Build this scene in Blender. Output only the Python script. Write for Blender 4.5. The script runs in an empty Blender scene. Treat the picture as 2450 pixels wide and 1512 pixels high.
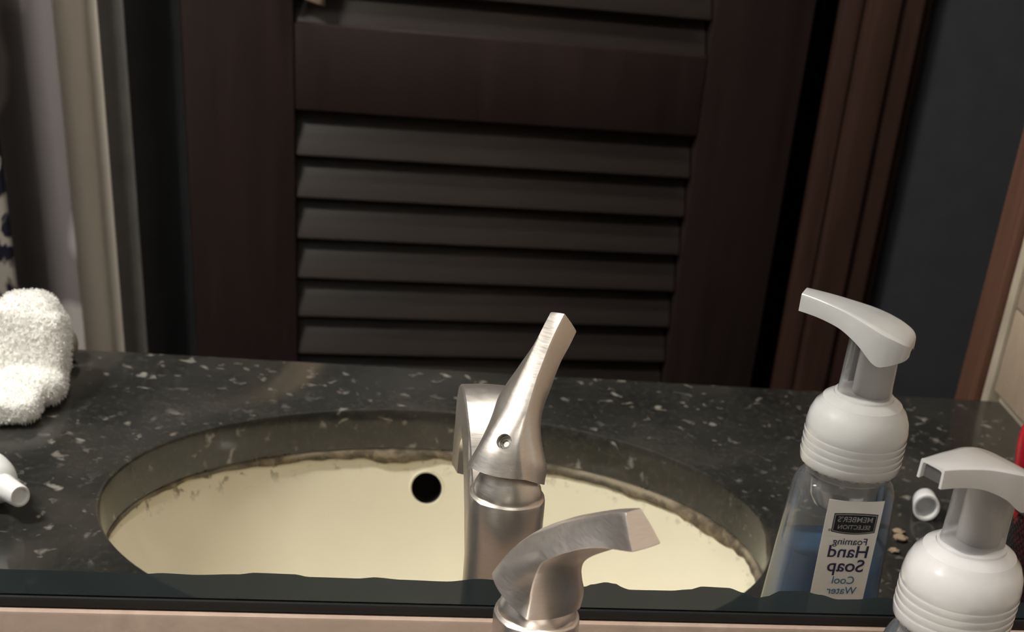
import bpy, bmesh, math, random
from mathutils import Vector, Matrix, noise
random.seed(7)
PI = math.pi

# ------------------------------------------------------------------ scene, camera, world, light
scene = bpy.context.scene
col = scene.collection
scene.view_settings.view_transform = 'Standard'
scene.view_settings.look = 'None'
scene.view_settings.gamma = 1.0
scene.view_settings.use_curve_mapping = False
scene.view_settings.exposure = 0.0

# world axes: x to the right along the mirror, y into the mirror (mirror plane y = 0), z up, counter top z = 0
cd = bpy.data.cameras.new('camera')
cam = bpy.data.objects.new('camera', cd)
col.objects.link(cam)
yaw, pitch, roll = math.radians(16.0026), math.radians(38.1139), math.radians(9.2029)
fw = Vector((math.sin(yaw)*math.cos(pitch), math.cos(yaw)*math.cos(pitch), -math.sin(pitch)))
rt = Vector((math.cos(yaw), -math.sin(yaw), 0))
up = rt.cross(fw)
r2 = rt*math.cos(roll) + up*math.sin(roll)
u2 = -rt*math.sin(roll) + up*math.cos(roll)
cam.matrix_world = Matrix(((r2.x, u2.x, -fw.x, 0.0), (r2.y, u2.y, -fw.y, -0.63221),
                           (r2.z, u2.z, -fw.z, 0.45699), (0, 0, 0, 1)))
cd.sensor_width = 36.0
cd.sensor_fit = 'HORIZONTAL'
cd.lens = 3743.58/2450*36.0
cd.shift_x = (1225-1543.87)/2450          # the photograph is a crop of a larger frame
cd.shift_y = (2117.0-756.0)/2450
cd.clip_start = 0.01
cd.dof.use_dof = True
cd.dof.focus_distance = 0.72
cd.dof.aperture_fstop = 18
scene.camera = cam
scene.cycles.max_bounces = 9
scene.cycles.diffuse_bounces = 4
scene.cycles.glossy_bounces = 5
scene.cycles.transparent_max_bounces = 14
scene.cycles.use_adaptive_sampling = True
scene.cycles.adaptive_threshold = 0.02

w = bpy.data.worlds.new('world')
scene.world = w
w.use_nodes = True
w.node_tree.nodes['Background'].inputs[0].default_value = (0.8, 0.75, 0.7, 1)
w.node_tree.nodes['Background'].inputs[1].default_value = 0.02
LAMP_POWER = 370.0                         # emission strength of the vanity bulbs
LAMP_X, LAMP_Y, LAMP_Z = (-0.84, -0.75, -0.66, -0.57), -0.22, 1.15
FILL_POWER = 54.0                      # emission strength of the added fill dome

# ------------------------------------------------------------------ material helpers
def new_mat(name):
    m = bpy.data.materials.new(name)
    m.use_nodes = True
    nt = m.node_tree
    b = nt.nodes['Principled BSDF']
    return m, nt, b

def node(nt, typ, **kw):
    n = nt.nodes.new(typ)
    for k, v in kw.items():
        if k.startswith('i_'):
            n.inputs[k[2:].replace('_', ' ')].default_value = v
        else:
            setattr(n, k, v)
    return n

def coords(nt, kind='Object', scale=(1, 1, 1), rot=(0, 0, 0)):
    tc = nt.nodes.new('ShaderNodeTexCoord')
    mp = nt.nodes.new('ShaderNodeMapping')
    mp.inputs['Scale'].default_value = scale
    mp.inputs['Rotation'].default_value = rot
    nt.links.new(tc.outputs[kind], mp.inputs['Vector'])
    return mp.outputs['Vector']

def ramp(nt, fac, stops, interp='LINEAR'):
    r = nt.nodes.new('ShaderNodeValToRGB')
    r.color_ramp.interpolation = interp
    el = r.color_ramp.elements
    while len(el) < len(stops):
        el.new(0.5)
    for e, (p, c) in zip(el, stops):
        e.position = p
        e.color = (*c, 1) if len(c) == 3 else c
    nt.links.new(fac, r.inputs['Fac'])
    return r.outputs['Color']

def noise_tex(nt, vec, scale, detail=3, rough=0.5, dist=0.0):
    n = nt.nodes.new('ShaderNodeTexNoise')
    n.inputs['Scale'].default_value = scale
    n.inputs['Detail'].default_value = detail
    n.inputs['Roughness'].default_value = rough
    n.inputs['Distortion'].default_value = dist
    if vec is not None:
        nt.links.new(vec, n.inputs['Vector'])
    return n.outputs['Fac']

def bump(nt, b, height, strength=0.2, dist=0.001):
    n = nt.nodes.new('ShaderNodeBump')
    n.inputs['Strength'].default_value = strength
    n.inputs['Distance'].default_value = dist
    nt.links.new(height, n.inputs['Height'])
    nt.links.new(n.outputs['Normal'], b.inputs['Normal'])

def mix_col(nt, fac, a, b):
    n = nt.nodes.new('ShaderNodeMix')
    n.data_type = 'RGBA'
    for sock, v in ((n.inputs['Factor'], fac), (n.inputs[6], a), (n.inputs[7], b)):
        if isinstance(v, (int, float)):
            sock.default_value = v
        elif isinstance(v, tuple):
            sock.default_value = (*v, 1)
        else:
            nt.links.new(v, sock)
    return n.outputs[2]

def simple(name, colr, rough=0.5, metal=0.0, spec=0.5, var=0.0, vscale=30, coat=0.0):
    m, nt, b = new_mat(name)
    b.inputs['Roughness'].default_value = rough
    b.inputs['Metallic'].default_value = metal
    b.inputs['Specular IOR Level'].default_value = spec
    b.inputs['Coat Weight'].default_value = coat
    v = coords(nt)
    f = noise_tex(nt, v, vscale, 4)
    d = tuple(max(0, c*(1-var)) for c in colr)
    e = tuple(min(1, c*(1+var)) for c in colr)
    nt.links.new(ramp(nt, f, [(0.3, d), (0.7, e)]), b.inputs['Base Color'])
    return m

def mat_granite():
    m, nt, b = new_mat('black granite')
    v = coords(nt)
    big = noise_tex(nt, v, 9, 4, 0.6, 0.4)
    base = ramp(nt, big, [(0.3, (0.0125, 0.013, 0.0120)), (0.5, (0.022, 0.022, 0.0195)), (0.72, (0.046, 0.042, 0.037))])
    fine = noise_tex(nt, v, 210, 3, 0.6)
    base = mix_col(nt, ramp(nt, fine, [(0.5, (0, 0, 0)), (0.85, (0.8, 0.8, 0.8))]), base, (0.06, 0.058, 0.05))
    # pale flecks: irregular blotches gathered in clusters
    f1 = noise_tex(nt, v, 92, 3.0, 0.5, 0.5)
    cl = noise_tex(nt, v, 16, 2, 0.5)
    mul = node(nt, 'ShaderNodeMath', operation='MULTIPLY')
    nt.links.new(ramp(nt, f1, [(0.61, (0, 0, 0)), (0.72, (1, 1, 1))]), mul.inputs[0])
    nt.links.new(ramp(nt, cl, [(0.38, (0, 0, 0)), (0.52, (1, 1, 1))]), mul.inputs[1])
    hue = noise_tex(nt, v, 25, 2)
    fc = ramp(nt, hue, [(0.35, (0.15, 0.15, 0.14)), (0.55, (0.25, 0.235, 0.205)), (0.75, (0.20, 0.15, 0.12))])
    c = mix_col(nt, mul.outputs[0], base, fc)
    # grey cloudy veils
    f2 = noise_tex(nt, v, 30, 5, 0.7, 1.2)
    c = mix_col(nt, ramp(nt, f2, [(0.62, (0, 0, 0)), (0.80, (0.45, 0.45, 0.45))]), c, (0.15, 0.135, 0.12))
    nt.links.new(c, b.inputs['Base Color'])
    b.inputs['Roughness'].default_value = 0.16
    b.inputs['Specular IOR Level'].default_value = 0.5
    rgh = noise_tex(nt, v, 14, 4)
    nt.links.new(ramp(nt, rgh, [(0.3, (0.07,)*3), (0.7, (0.17,)*3)]), b.inputs['Roughness'])
    return m

def mat_wood(name, c0, c1, rough=0.4, axis='Z'):
    m, nt, b = new_mat(name)
    sc = {'Z': (14, 14, 0.9), 'X': (0.9, 14, 14)}[axis]
    v = coords(nt, scale=sc)
    g = noise_tex(nt, v, 4, 5, 0.6, 0.6)
    nt.links.new(ramp(nt, g, [(0.3, c0), (0.7, c1)]), b.inputs['Base Color'])
    b.inputs['Roughness'].default_value = rough
    bump(nt, b, g, 0.08, 0.0006)
    return m

def mat_tile(name, c0, c1, c2, rough=0.5):
    m, nt, b = new_mat(name)
    v = coords(nt)
    a = noise_tex(nt, v, 22, 6, 0.65, 0.8)
    c = ramp(nt, a, [(0.3, c0), (0.5, c1), (0.72, c2)])
    p = noise_tex(nt, v, 160, 3, 0.6)
    c = mix_col(nt, ramp(nt, p, [(0.55, (0, 0, 0)), (0.8, (0.35,)*3)]), c, c0)
    nt.links.new(c, b.inputs['Base Color'])
    b.inputs['Roughness'].default_value = rough
    bump(nt, b, p, 0.12, 0.0006)
    return m

def mat_nickel():
    m, nt, b = new_mat('brushed nickel')
    v = coords(nt, scale=(1, 1, 14))
    g = noise_tex(nt, v, 160, 3, 0.6)
    nt.links.new(ramp(nt, g, [(0.2, (0.78, 0.72, 0.67)), (0.8, (0.88, 0.82, 0.77))]), b.inputs['Base Color'])
    b.inputs['Metallic'].default_value = 1.0
    nt.links.new(ramp(nt, g, [(0.2, (0.29,)*3), (0.8, (0.40,)*3)]), b.inputs['Roughness'])
    bump(nt, b, g, 0.06, 0.0004)
    return m

def mat_plastic(name, colr, clear, rough=0.25, trans=0.45, edge=0.55, sss=0.0):
    """translucent moulded plastic: part clear, part scattering, with a soft sheen"""
    m, nt, b = new_mat(name)
    nt.nodes.remove(b)
    out = nt.nodes['Material Output']
    v = coords(nt)
    f = noise_tex(nt, v, 120, 3)
    c = ramp(nt, f, [(0.3, tuple(x*0.95 for x in colr)), (0.7, colr)])
    di = node(nt, 'ShaderNodeBsdfPrincipled')
    di.inputs['Roughness'].default_value = rough
    di.inputs['Coat Weight'].default_value = 0.5
    di.inputs['Coat Roughness'].default_value = rough*0.7
    di.inputs['Subsurface Weight'].default_value = sss
    di.inputs['Subsurface Radius'].default_value = (1.0, 1.0, 1.0)
    di.inputs['Subsurface Scale'].default_value = 0.012
    tl = node(nt, 'ShaderNodeBsdfTranslucent')
    nt.links.new(c, di.inputs['Base Color']); nt.links.new(c, tl.inputs['Color'])
    m1 = node(nt, 'ShaderNodeMixShader'); m1.inputs[0].default_value = trans
    nt.links.new(di.outputs[0], m1.inputs[1]); nt.links.new(tl.outputs[0], m1.inputs[2])
    tr = node(nt, 'ShaderNodeBsdfTransparent'); tr.inputs['Color'].default_value = (0.98, 0.98, 0.98, 1)
    m2 = node(nt, 'ShaderNodeMixShader')
    # clear where looked at squarely, denser and shinier at grazing angles
    lw = node(nt, 'ShaderNodeLayerWeight'); lw.inputs['Blend'].default_value = 0.28
    mr_ = node(nt, 'ShaderNodeMapRange'); mr_.inputs[3].default_value = clear; mr_.inputs[4].default_value = clear*edge
    nt.links.new(lw.outputs['Facing'], mr_.inputs[0]); nt.links.new(mr_.outputs[0], m2.inputs[0])
    nt.links.new(m1.outputs[0], m2.inputs[1]); nt.links.new(tr.outputs[0], m2.inputs[2])
    gl = node(nt, 'ShaderNodeBsdfGlossy'); gl.inputs['Roughness'].default_value = rough
    fr = node(nt, 'ShaderNodeFresnel'); fr.inputs['IOR'].default_value = 1.45
    m3 = node(nt, 'ShaderNodeMixShader')
    nt.links.new(fr.outputs[0], m3.inputs[0])
    nt.links.new(m2.outputs[0], m3.inputs[1]); nt.links.new(gl.outputs[0], m3.inputs[2])
    nt.links.new(m3.outputs[0], out.inputs['Surface'])
    return m

def mat_terry():
    m, nt, b = new_mat('white terry')
    v = coords(nt)
    f = noise_tex(nt, v, 380, 3, 0.6)
    nt.links.new(ramp(nt, f, [(0.3, (0.88, 0.86, 0.82)), (0.7, (0.95, 0.935, 0.905))]), b.inputs['Base Color'])
    b.inputs['Roughness'].default_value = 0.95
    b.inputs['Sheen Weight'].default_value = 0.4
    b.inputs['Specular IOR Level'].default_value = 0.1
    bump(nt, b, f, 0.8, 0.003)
    return m

def mat_mirror():
    m, nt, b = new_mat('silvered mirror')
    v = coords(nt)
    f = noise_tex(nt, v, 40, 5, 0.7)
    nt.links.new(ramp(nt, f, [(0.3, (0.90, 0.915, 0.90)), (0.7, (0.93, 0.94, 0.925))]), b.inputs['Base Color'])
    b.inputs['Metallic'].default_value = 1.0
    b.inputs['Roughness'].default_value = 0.0
    return m

def mat_caulk():
    m, nt, b = new_mat('stained sealant')
    v = coords(nt)
    f = noise_tex(nt, v, 90, 5, 0.7, 0.5)
    g = noise_tex(nt, v, 18, 3, 0.5)
    c = ramp(nt, f, [(0.30, (0.030, 0.024, 0.016)), (0.47, (0.10, 0.075, 0.045)), (0.62, (0.24, 0.19, 0.125)), (0.8, (0.10, 0.075, 0.045))])
    c = mix_col(nt, ramp(nt, g, [(0.45, (0, 0, 0)), (0.65, (0.8,)*3)]), c, (0.06, 0.055, 0.042))
    sep = node(nt, 'ShaderNodeSeparateXYZ'); nt.links.new(v, sep.inputs[0])
    ad = node(nt, 'ShaderNodeMath', operation='MULTIPLY_ADD'); ad.inputs[1].default_value = 0.004
    nt.links.new(f, ad.inputs[0]); nt.links.new(sep.outputs['Z'], ad.inputs[2])
    mz = node(nt, 'ShaderNodeMapRange'); mz.inputs[1].default_value = -0.0026; mz.inputs[2].default_value = 0.0004
    nt.links.new(ad.outputs[0], mz.inputs[0])
    gt = node(nt, 'ShaderNodeMath', operation='MULTIPLY')
    nt.links.new(mz.outputs[0], gt.inputs[0]); nt.links.new(ramp(nt, noise_tex(nt, v, 9, 3, 0.6), [(0.47, (0, 0, 0)), (0.56, (0.75,)*3)]), gt.inputs[1])
    c = mix_col(nt, gt.outputs[0], c, (0.36, 0.30, 0.21))      # older pale silicone along the top, grime below
    nt.links.new(c, b.inputs['Base Color'])
    b.inputs['Roughness'].default_value = 0.7
    bump(nt, b, f, 0.6, 0.002)
    return m

def mat_ceramic():
    m, nt, b = new_mat('bisque ceramic')
    v = coords(nt)
    base = ramp(nt, noise_tex(nt, v, 6, 3), [(0.3, (0.735, 0.685, 0.53)), (0.7, (0.77, 0.72, 0.57))])
    # dark specks of mould close under the rim
    sep = node(nt, 'ShaderNodeSeparateXYZ'); nt.links.new(v, sep.inputs[0])
    mr = node(nt, 'ShaderNodeMapRange'); mr.inputs[1].default_value = -0.020; mr.inputs[2].default_value = -0.003
    nt.links.new(sep.outputs['Z'], mr.inputs[0])
    sp = noise_tex(nt, v, 130, 3, 0.6)
    cl = noise_tex(nt, v, 22, 3, 0.6)
    a = node(nt, 'ShaderNodeMath', operation='MULTIPLY'); bb = node(nt, 'ShaderNodeMath', operation='MULTIPLY')
    nt.links.new(ramp(nt, sp, [(0.575, (0, 0, 0)), (0.63, (1, 1, 1))]), a.inputs[0])
    nt.links.new(ramp(nt, cl, [(0.40, (0, 0, 0)), (0.54, (1, 1, 1))]), a.inputs[1])
    nt.links.new(a.outputs[0], bb.inputs[0]); nt.links.new(mr.outputs[0], bb.inputs[1])
    nt.links.new(mix_col(nt, bb.outputs[0], base, (0.10, 0.085, 0.05)), b.inputs['Base Color'])
    b.inputs['Roughness'].default_value = 0.12
    return m

def mat_curtain(name, kind):
    m, nt, b = new_mat(name)
    b.inputs['Roughness'].default_value = 0.9
    b.inputs['Specular IOR Level'].default_value = 0.15
    if kind == 'print':      # black and white blotchy print
        v = coords(nt, scale=(1, 1, 0.8))
        f = noise_tex(nt, v, 34, 2.5, 0.5, 1.5)
        c = ramp(nt, f, [(0.47, (0.012, 0.013, 0.022)), (0.53, (0.34, 0.31, 0.27))])
    elif kind == 'damask':   # tone-on-tone scrolls
        v = coords(nt, scale=(1, 1, 0.75))
        wv = node(nt, 'ShaderNodeTexWave', wave_type='RINGS'); wv.inputs['Scale'].default_value = 4.5
        wv.inputs['Distortion'].default_value = 7.0; wv.inputs['Detail'].default_value = 1.5; wv.inputs['Detail Scale'].default_value = 2.0
        nt.links.new(v, wv.inputs['Vector'])
        c = ramp(nt, wv.outputs['Fac'], [(0.38, (0.20, 0.18, 0.18)), (0.62, (0.46, 0.42, 0.40))])
    else:
        v = coords(nt, scale=(6, 6, 0.5))
        f = noise_tex(nt, v, 5, 3)
        c = ramp(nt, f, [(0.3, (0.60, 0.54, 0.46)), (0.7, (0.74, 0.68, 0.59))])
    nt.links.new(c, b.inputs['Base Color'])
    return m

def mat_emit(name, colr, strength):
    m, nt, b = new_mat(name)
    b.inputs['Base Color'].default_value = (*colr, 1)
    b.inputs['Emission Color'].default_value = (*colr, 1)
    b.inputs['Emission Strength'].default_value = strength
    return m

M = dict(
    granite=mat_granite(), nickel=mat_nickel(), mirror=mat_mirror(), caulk=mat_caulk(), ceramic=mat_ceramic(), terry=mat_terry(),
    bare_glass=simple('bare mirror glass over dark backing', (0.036, 0.049, 0.053), 0.03, 0, 0.4, 0.15, 14),
    glass_edge=simple('mirror cut edge', (0.012, 0.016, 0.016), 0.15, 0, 0.5, 0.1),
    black_gap=simple('black mastic joint', (0.006, 0.006, 0.006), 0.7),
    travertine=mat_tile('travertine tile', (0.36, 0.268, 0.214), (0.43, 0.325, 0.262), (0.50, 0.388, 0.318), 0.45),
    beige_tile=mat_tile('beige wall tile', (0.40, 0.31, 0.225), (0.46, 0.36, 0.27), (0.52, 0.41, 0.31), 0.4),
    grout=simple('pale grout', (0.50, 0.43, 0.33), 0.8, var=0.1),
    charcoal=simple('charcoal paint', (0.060, 0.060, 0.065), 0.7, var=0.08, spec=0.3),
    ceiling=simple('white ceiling paint', (0.55, 0.53, 0.50), 0.8, var=0.03),
    plaster=simple('warm wall paint', (0.45, 0.39, 0.32), 0.8, var=0.04),
    floor=mat_tile('dark floor tile', (0.05, 0.045, 0.04), (0.07, 0.06, 0.05), (0.09, 0.08, 0.07), 0.4),
    redwood=mat_wood('reddish stained wood', (0.048, 0.024, 0.017), (0.080, 0.041, 0.030), 0.4),
    casing=mat_wood('reddish brown casing', (0.120, 0.056, 0.037), (0.175, 0.082, 0.056), 0.4),
    door=mat_wood('dark espresso door', (0.019, 0.0112, 0.0100), (0.031, 0.0185, 0.0168), 0.4),
    slat=mat_wood('dark louver slat', (0.020, 0.0150, 0.0132), (0.031, 0.0235, 0.0205), 0.38, 'X'),
    dark=simple('painted hollow shadow', (0.016, 0.012, 0.011), 0.8),  # shadow inside hollows, put into the colour
    white_plastic=simple('white plastic', (0.78, 0.79, 0.80), 0.3, var=0.03),
    pump=mat_plastic('milky pump plastic', (0.96, 0.955, 0.945), 0.06, 0.2, 0.30, 0.55, 0.9),
    pump_thin=mat_plastic('thin clear pump plastic', (0.94, 0.96, 0.98), 0.93, 0.15, 0.5),
    bottle=mat_plastic('clear bottle plastic', (0.80, 0.82, 0.84), 0.94, 0.08, 0.5, 0.6),
    soap=mat_plastic('blue soap', (0.17, 0.43, 0.80), 0.14, 0.2, 0.5, 0.9),
    label=simple('label paper', (0.86, 0.84, 0.80), 0.45, var=0.02),
    ink_black=simple('black print', (0.014, 0.017, 0.019), 0.5),
    ink_navy=simple('navy print', (0.028, 0.032, 0.085), 0.5),
    ink_blue=simple('teal blue print', (0.055, 0.185, 0.30), 0.5),
    ink_grey=simple('grey print', (0.36, 0.36, 0.35), 0.5),
    black_metal=simple('black coated wire', (0.012, 0.012, 0.013), 0.4, var=0.1),
    red=simple('red plastic', (0.42, 0.012, 0.025), 0.3, var=0.05),
    steel=simple('dark steel', (0.25, 0.24, 0.22), 0.35, 1.0),
    print_=mat_curtain('black and white print', 'print'), damask=mat_curtain('grey damask', 'damask'), cream=mat_curtain('cream cloth', 'cream'),
    bulb=mat_emit('lit bulb glass', (1.0, 0.955, 0.89), LAMP_POWER),
    dome=mat_emit('added fill dome glass', (1.0, 0.95, 0.89), FILL_POWER),
    added_shade=simple('white enamel shade', (0.75, 0.74, 0.70), 0.4),
    rod=mat_plastic('white rod plastic', (1.0, 0.985, 0.96), 0.0, 0.3, 0.45, 1.0, 0.9),
    liner=simple('dim liner cloth', (0.13, 0.122, 0.112), 0.9, var=0.1),
    pile=mat_plastic('white cotton loops', (0.97, 0.955, 0.925), 0.0, 0.8, 0.5, 1.0),
    tan=simple('tan cloth', (0.62, 0.48, 0.33), 0.9, var=0.1),
    soap_bar=simple('beige soap', (0.30, 0.27, 0.21), 0.35, var=0.08),
    crumb=simple('tan crumb', (0.27, 0.20, 0.14), 0.8, var=0.3, vscale=300),
)

# ------------------------------------------------------------------ object helpers
def mesh_obj(name, verts, faces, mat, parent=None, smooth=None, loc=None):
    me = bpy.data.meshes.new(name)
    me.from_pydata([tuple(v) for v in verts], [], faces)
    me.validate()
    bm = bmesh.new(); bm.from_mesh(me)
    bmesh.ops.recalc_face_normals(bm, faces=bm.faces)
    bm.to_mesh(me); bm.free()
    return link(name, me, mat, parent, smooth, loc)

def link(name, me, mat, parent=None, smooth=None, loc=None):
    if mat is not None and not me.materials:
        me.materials.append(M[mat] if isinstance(mat, str) else mat)
    o = bpy.data.objects.new(name, me)
    col.objects.link(o)
    if parent is not None:
        o.parent = parent
    if loc is not None:
        o.location = loc
    if smooth is not None:
        for p in me.polygons:
            p.use_smooth = True
        if smooth < 179:
            me.set_sharp_from_angle(angle=math.radians(smooth))
    return o

def bm_obj(name, bm, mat, parent=None, smooth=None, loc=None):
    me = bpy.data.meshes.new(name)
    bmesh.ops.recalc_face_normals(bm, faces=bm.faces)
    bm.to_mesh(me); bm.free()
    return link(name, me, mat, parent, smooth, loc)

def empty(name, loc=(0, 0, 0), rz=0.0):
    o = bpy.data.objects.new(name, None)
    col.objects.link(o)
    o.location = loc
    o.rotation_euler = (0, 0, rz)
    o.empty_display_size = 0.02
    return o

def tag(o, label, cat, group=None, kind=None):
    o['label'] = label
    o['category'] = cat
    if group: o['group'] = group
    if kind: o['kind'] = kind
    return o

def box_bm(x0, x1, y0, y1, z0, z1, bev=0.0, seg=2, bm=None):
    bm2 = bmesh.new()
    vs = [bm2.verts.new((x, y, z)) for x in (x0, x1) for y in (y0, y1) for z in (z0, z1)]
    for f in ((0, 1, 3, 2), (4, 6, 7, 5), (0, 4, 5, 1), (2, 3, 7, 6), (0, 2, 6, 4), (1, 5, 7, 3)):
        bm2.faces.new([vs[i] for i in f])
    if bev > 0:
        bmesh.ops.bevel(bm2, geom=list(bm2.edges), offset=bev, segments=seg, affect='EDGES', profile=0.6)
    return bm2

def box(name, x0, x1, y0, y1, z0, z1, mat, parent=None, bev=0.0, loc=None):
    return bm_obj(name, box_bm(x0, x1, y0, y1, z0, z1, bev), mat, parent, 35 if bev else None, loc)

def rings_mesh(rings, close_start=True, close_end=True):
    """quads between successive closed rings of equal length"""
    n = len(rings[0]); V = []; F = []
    for r in rings: V += [tuple(p) for p in r]
    for i in range(len(rings)-1):
        for j in range(n):
            a, b = i*n+j, i*n+(j+1) % n
            F.append((a, b, b+n, a+n))
    if close_start: F.append(tuple(range(n))[::-1])
    if close_end: F.append(tuple(range((len(rings)-1)*n, len(rings)*n)))
    return V, F

def lathe(name, prof, mat, parent=None, n=64, cx=0.0, cy=0.0, close=(True, True), smooth=40, loc=None):
    rings = [[(cx+r*math.cos(2*PI*k/n), cy+r*math.sin(2*PI*k/n), z) for k in range(n)] for r, z in prof]
    V, F = rings_mesh(rings, *close)
    return mesh_obj(name, V, F, mat, parent, smooth, loc)

def tube_rings(path, rad, n=12, rfun=None):
    rings = []
    up0 = Vector((0, 0, 1))
    for i, p in enumerate(path):
        a = Vector(path[max(0, i-1)]); b = Vector(path[min(len(path)-1, i+1)])
        t = (b-a).normalized()
        s = t.cross(up0)
        if s.length < 1e-4: s = Vector((1, 0, 0))
        s.normalize(); q = s.cross(t)
        r = rfun(i/(len(path)-1)) if rfun else rad
        rings.append([Vector(p) + s*r*math.cos(2*PI*k/n) + q*r*math.sin(2*PI*k/n) for k in range(n)])
    return rings

def tube(name, path, rad, mat, parent=None, n=12, rfun=None, smooth=60):
    V, F = rings_mesh(tube_rings(path, rad, n, rfun))
    return mesh_obj(name, V, F, mat, parent, smooth)

def catmull(pts, n):
    pts = [Vector(p) for p in pts]
    P = [pts[0]*2-pts[1]] + pts + [pts[-1]*2-pts[-2]]
    out = []
    segs = len(pts)-1
    for k in range(n):
        t = k/(n-1)*segs
        i = min(int(t), segs-1); u = t-i
        a, b, c, d = P[i], P[i+1], P[i+2], P[i+3]
        out.append(0.5*((2*b)+(c-a)*u+(2*a-5*b+4*c-d)*u*u+(3*b-a-3*c+d)*u**3))
    return out

def evaluated(o):
    dg = bpy.context.evaluated_depsgraph_get()
    return bpy.data.meshes.new_from_object(o.evaluated_get(dg), depsgraph=dg)

def boolean_cut(o, cutter):
    md = o.modifiers.new('cut', 'BOOLEAN')
    md.object = cutter; md.operation = 'DIFFERENCE'; md.solver = 'EXACT'
    bpy.context.view_layer.update()
    me = evaluated(o)
    o.modifiers.clear()
    o.data = me
    bpy.data.objects.remove(cutter)

# ------------------------------------------------------------------ the setting
FLOOR, CEIL = -0.86, 1.62
X0, X1, Y1 = -1.20, 1.35, -1.75
XW = 0.582                                # tiled end wall beside the counter
o = box('floor', X0-0.05, X1+0.05, Y1-0.05, 0.06, FLOOR-0.05, FLOOR, 'floor'); tag(o, 'dark tiled bathroom floor', 'floor', kind='structure')
o = box('ceiling', X0-0.05, X1+0.05, Y1-0.05, 0.06, CEIL, CEIL+0.05, 'ceiling'); tag(o, 'plain white bathroom ceiling', 'ceiling', kind='structure')
wb = box('wall_back', X0-0.05, X1+0.05, 0.008, 0.06, FLOOR, CEIL, 'charcoal'); tag(wb, 'charcoal painted wall that carries the mirror above the counter', 'wall', kind='structure')
for a, b in ((-1.195, -0.797), (-0.795, -0.175), (-0.173, 0.447), (0.449, 0.5795)):          # tiles of the low backsplash strip
    box('tile', a, b, -0.004, 0.0075, 0.0005, 0.1005, 'travertine', wb, 0.0012)
o = box('wall_left', X0-0.05, X0, Y1-0.05, 0.008, FLOOR, CEIL, 'charcoal'); tag(o, 'charcoal painted side wall at the towel end of the counter', 'wall', kind='structure')
o = box('wall_front', X0-0.05, X1+0.05, Y1-0.05, Y1, FLOOR, CEIL, 'charcoal'); tag(o, 'charcoal painted wall behind the louvered door', 'wall', kind='structure')
o = box('wall_far_right', X1, X1+0.05, Y1, 0.008, FLOOR, CEIL, 'charcoal'); tag(o, 'charcoal painted wall beyond the wooden casing', 'wall', kind='structure')
# end wall of the counter with its tiles, tile edge strip and wooden casing
wr = box('wall_right', XW+0.008, XW+0.09, -0.60, 0.008, FLOOR, CEIL, 'grout'); tag(wr, 'beige tiled end wall next to the counter', 'wall', kind='structure')
zs = [0.0005, 0.0705, 0.3725, 0.6745, 0.9765, 1.2785, CEIL-0.001]
ys = [-0.583, -0.281, -0.0005]
for i in range(len(zs)-1):
    for j in range(2):
        box('tile', XW, XW+0.0095, ys[j]+0.001, ys[j+1]-0.001, zs[i]+0.001, zs[i+1]-0.001, 'beige_tile', wr, 0.0012)
box('edge_strip', XW-0.003, XW+0.012, -0.598, -0.584, FLOOR+0.001, CEIL-0.001, 'grout', wr, 0.003)
o = empty('trim_1', (XW, -0.60, FLOOR)); tag(o, 'reddish brown wooden casing standing against the tiled end wall', 'casing', kind='structure')
box('board', -0.004, 0.09, -0.050, -0.0005, 0.0, CEIL-FLOOR-0.002, 'casing', o, 0.004)
box('bead', -0.008, 0.02, -0.013, -0.001, 0.0, CEIL-FLOOR-0.002, 'casing', o, 0.004)
# charcoal wall the louvered door hangs in
bw = empty('wall_partition', (0, -1.30, FLOOR)); tag(bw, 'charcoal wall around the louvered door', 'wall', kind='structure')
H = CEIL-FLOOR-0.002
box('wall_section', X0+0.001, -0.108, -0.10, 0, 0.001, H, 'charcoal', bw)
box('wall_section', 0.722, X1-0.001, -0.10, 0, 0.001, H, 'charcoal', bw)
box('wall_section', -0.108, 0.722, -0.10, 0, 2.02, H, 'charcoal', bw)
o = empty('trim_2', (0, -1.2995, FLOOR)); tag(o, 'reddish moulded casing around the louvered door', 'casing', kind='structure')
for x0, x1, t in ((0.612, 0.636, 0.022), (0.638, 0.676, 0.036), (0.678, 0.706, 0.028), (0.708, 0.719, 0.016)):
    box('moulding', x0, x1, 0.0, t, 0.001, 2.06, 'redwood', o, 0.005)
box('moulding', -0.15, 0.719, 0.0, 0.03, 2.061, 2.11, 'redwood', o, 0.004)

# louvered door: left louver edge near x = 0.01, y = -1.25, swung a few degrees
dr = empty('door_1', (0.0095, -1.25, FLOOR), math.radians(-5.5)); tag(dr, 'dark espresso louvered door with two slatted panels', 'door', kind='structure')
LW = 0.462; Z = lambda z: z-FLOOR
box('stile', -0.115, -0.0005, -0.034, 0, 0.012, Z(1.13), 'door', dr, 0.003)
box('stile', LW+0.0005, LW+0.12, -0.034, 0, 0.012, Z(1.13), 'door', dr, 0.003)
for z0, z1 in ((FLOOR+0.012, -0.66), (0.014, 0.099), (1.02, 1.13)):
    box('rail', 0, LW, -0.034, -0.0005, Z(z0), Z(z1), 'door', dr, 0.003)
box('shadow_panel', 0.001, LW-0.001, -0.042, -0.0365, Z(-0.70), Z(1.06), 'dark', dr)  # near-black sheet paints the shadow behind the slats
slat_me = None
def slat(zc):
    global slat_me
    if slat_me is None:
        bm = box_bm(0.001, LW-0.001, -0.0035, 0.0035, -0.0255, 0.0255, 0.0028, 2)
        ang = math.radians(26)
        bmesh.ops.rotate(bm, verts=bm.verts, cent=(0, 0, 0), matrix=Matrix.Rotation(ang, 3, 'X'))
        s = bm_obj('slat', bm, 'slat', dr, 35); slat_me = s.data
    else:
        s = link('slat', slat_me, None, dr)
    s.location = (0, -0.017, Z(zc))
PITCH = 0.0445
z = 0.0075
k = 0
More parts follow.
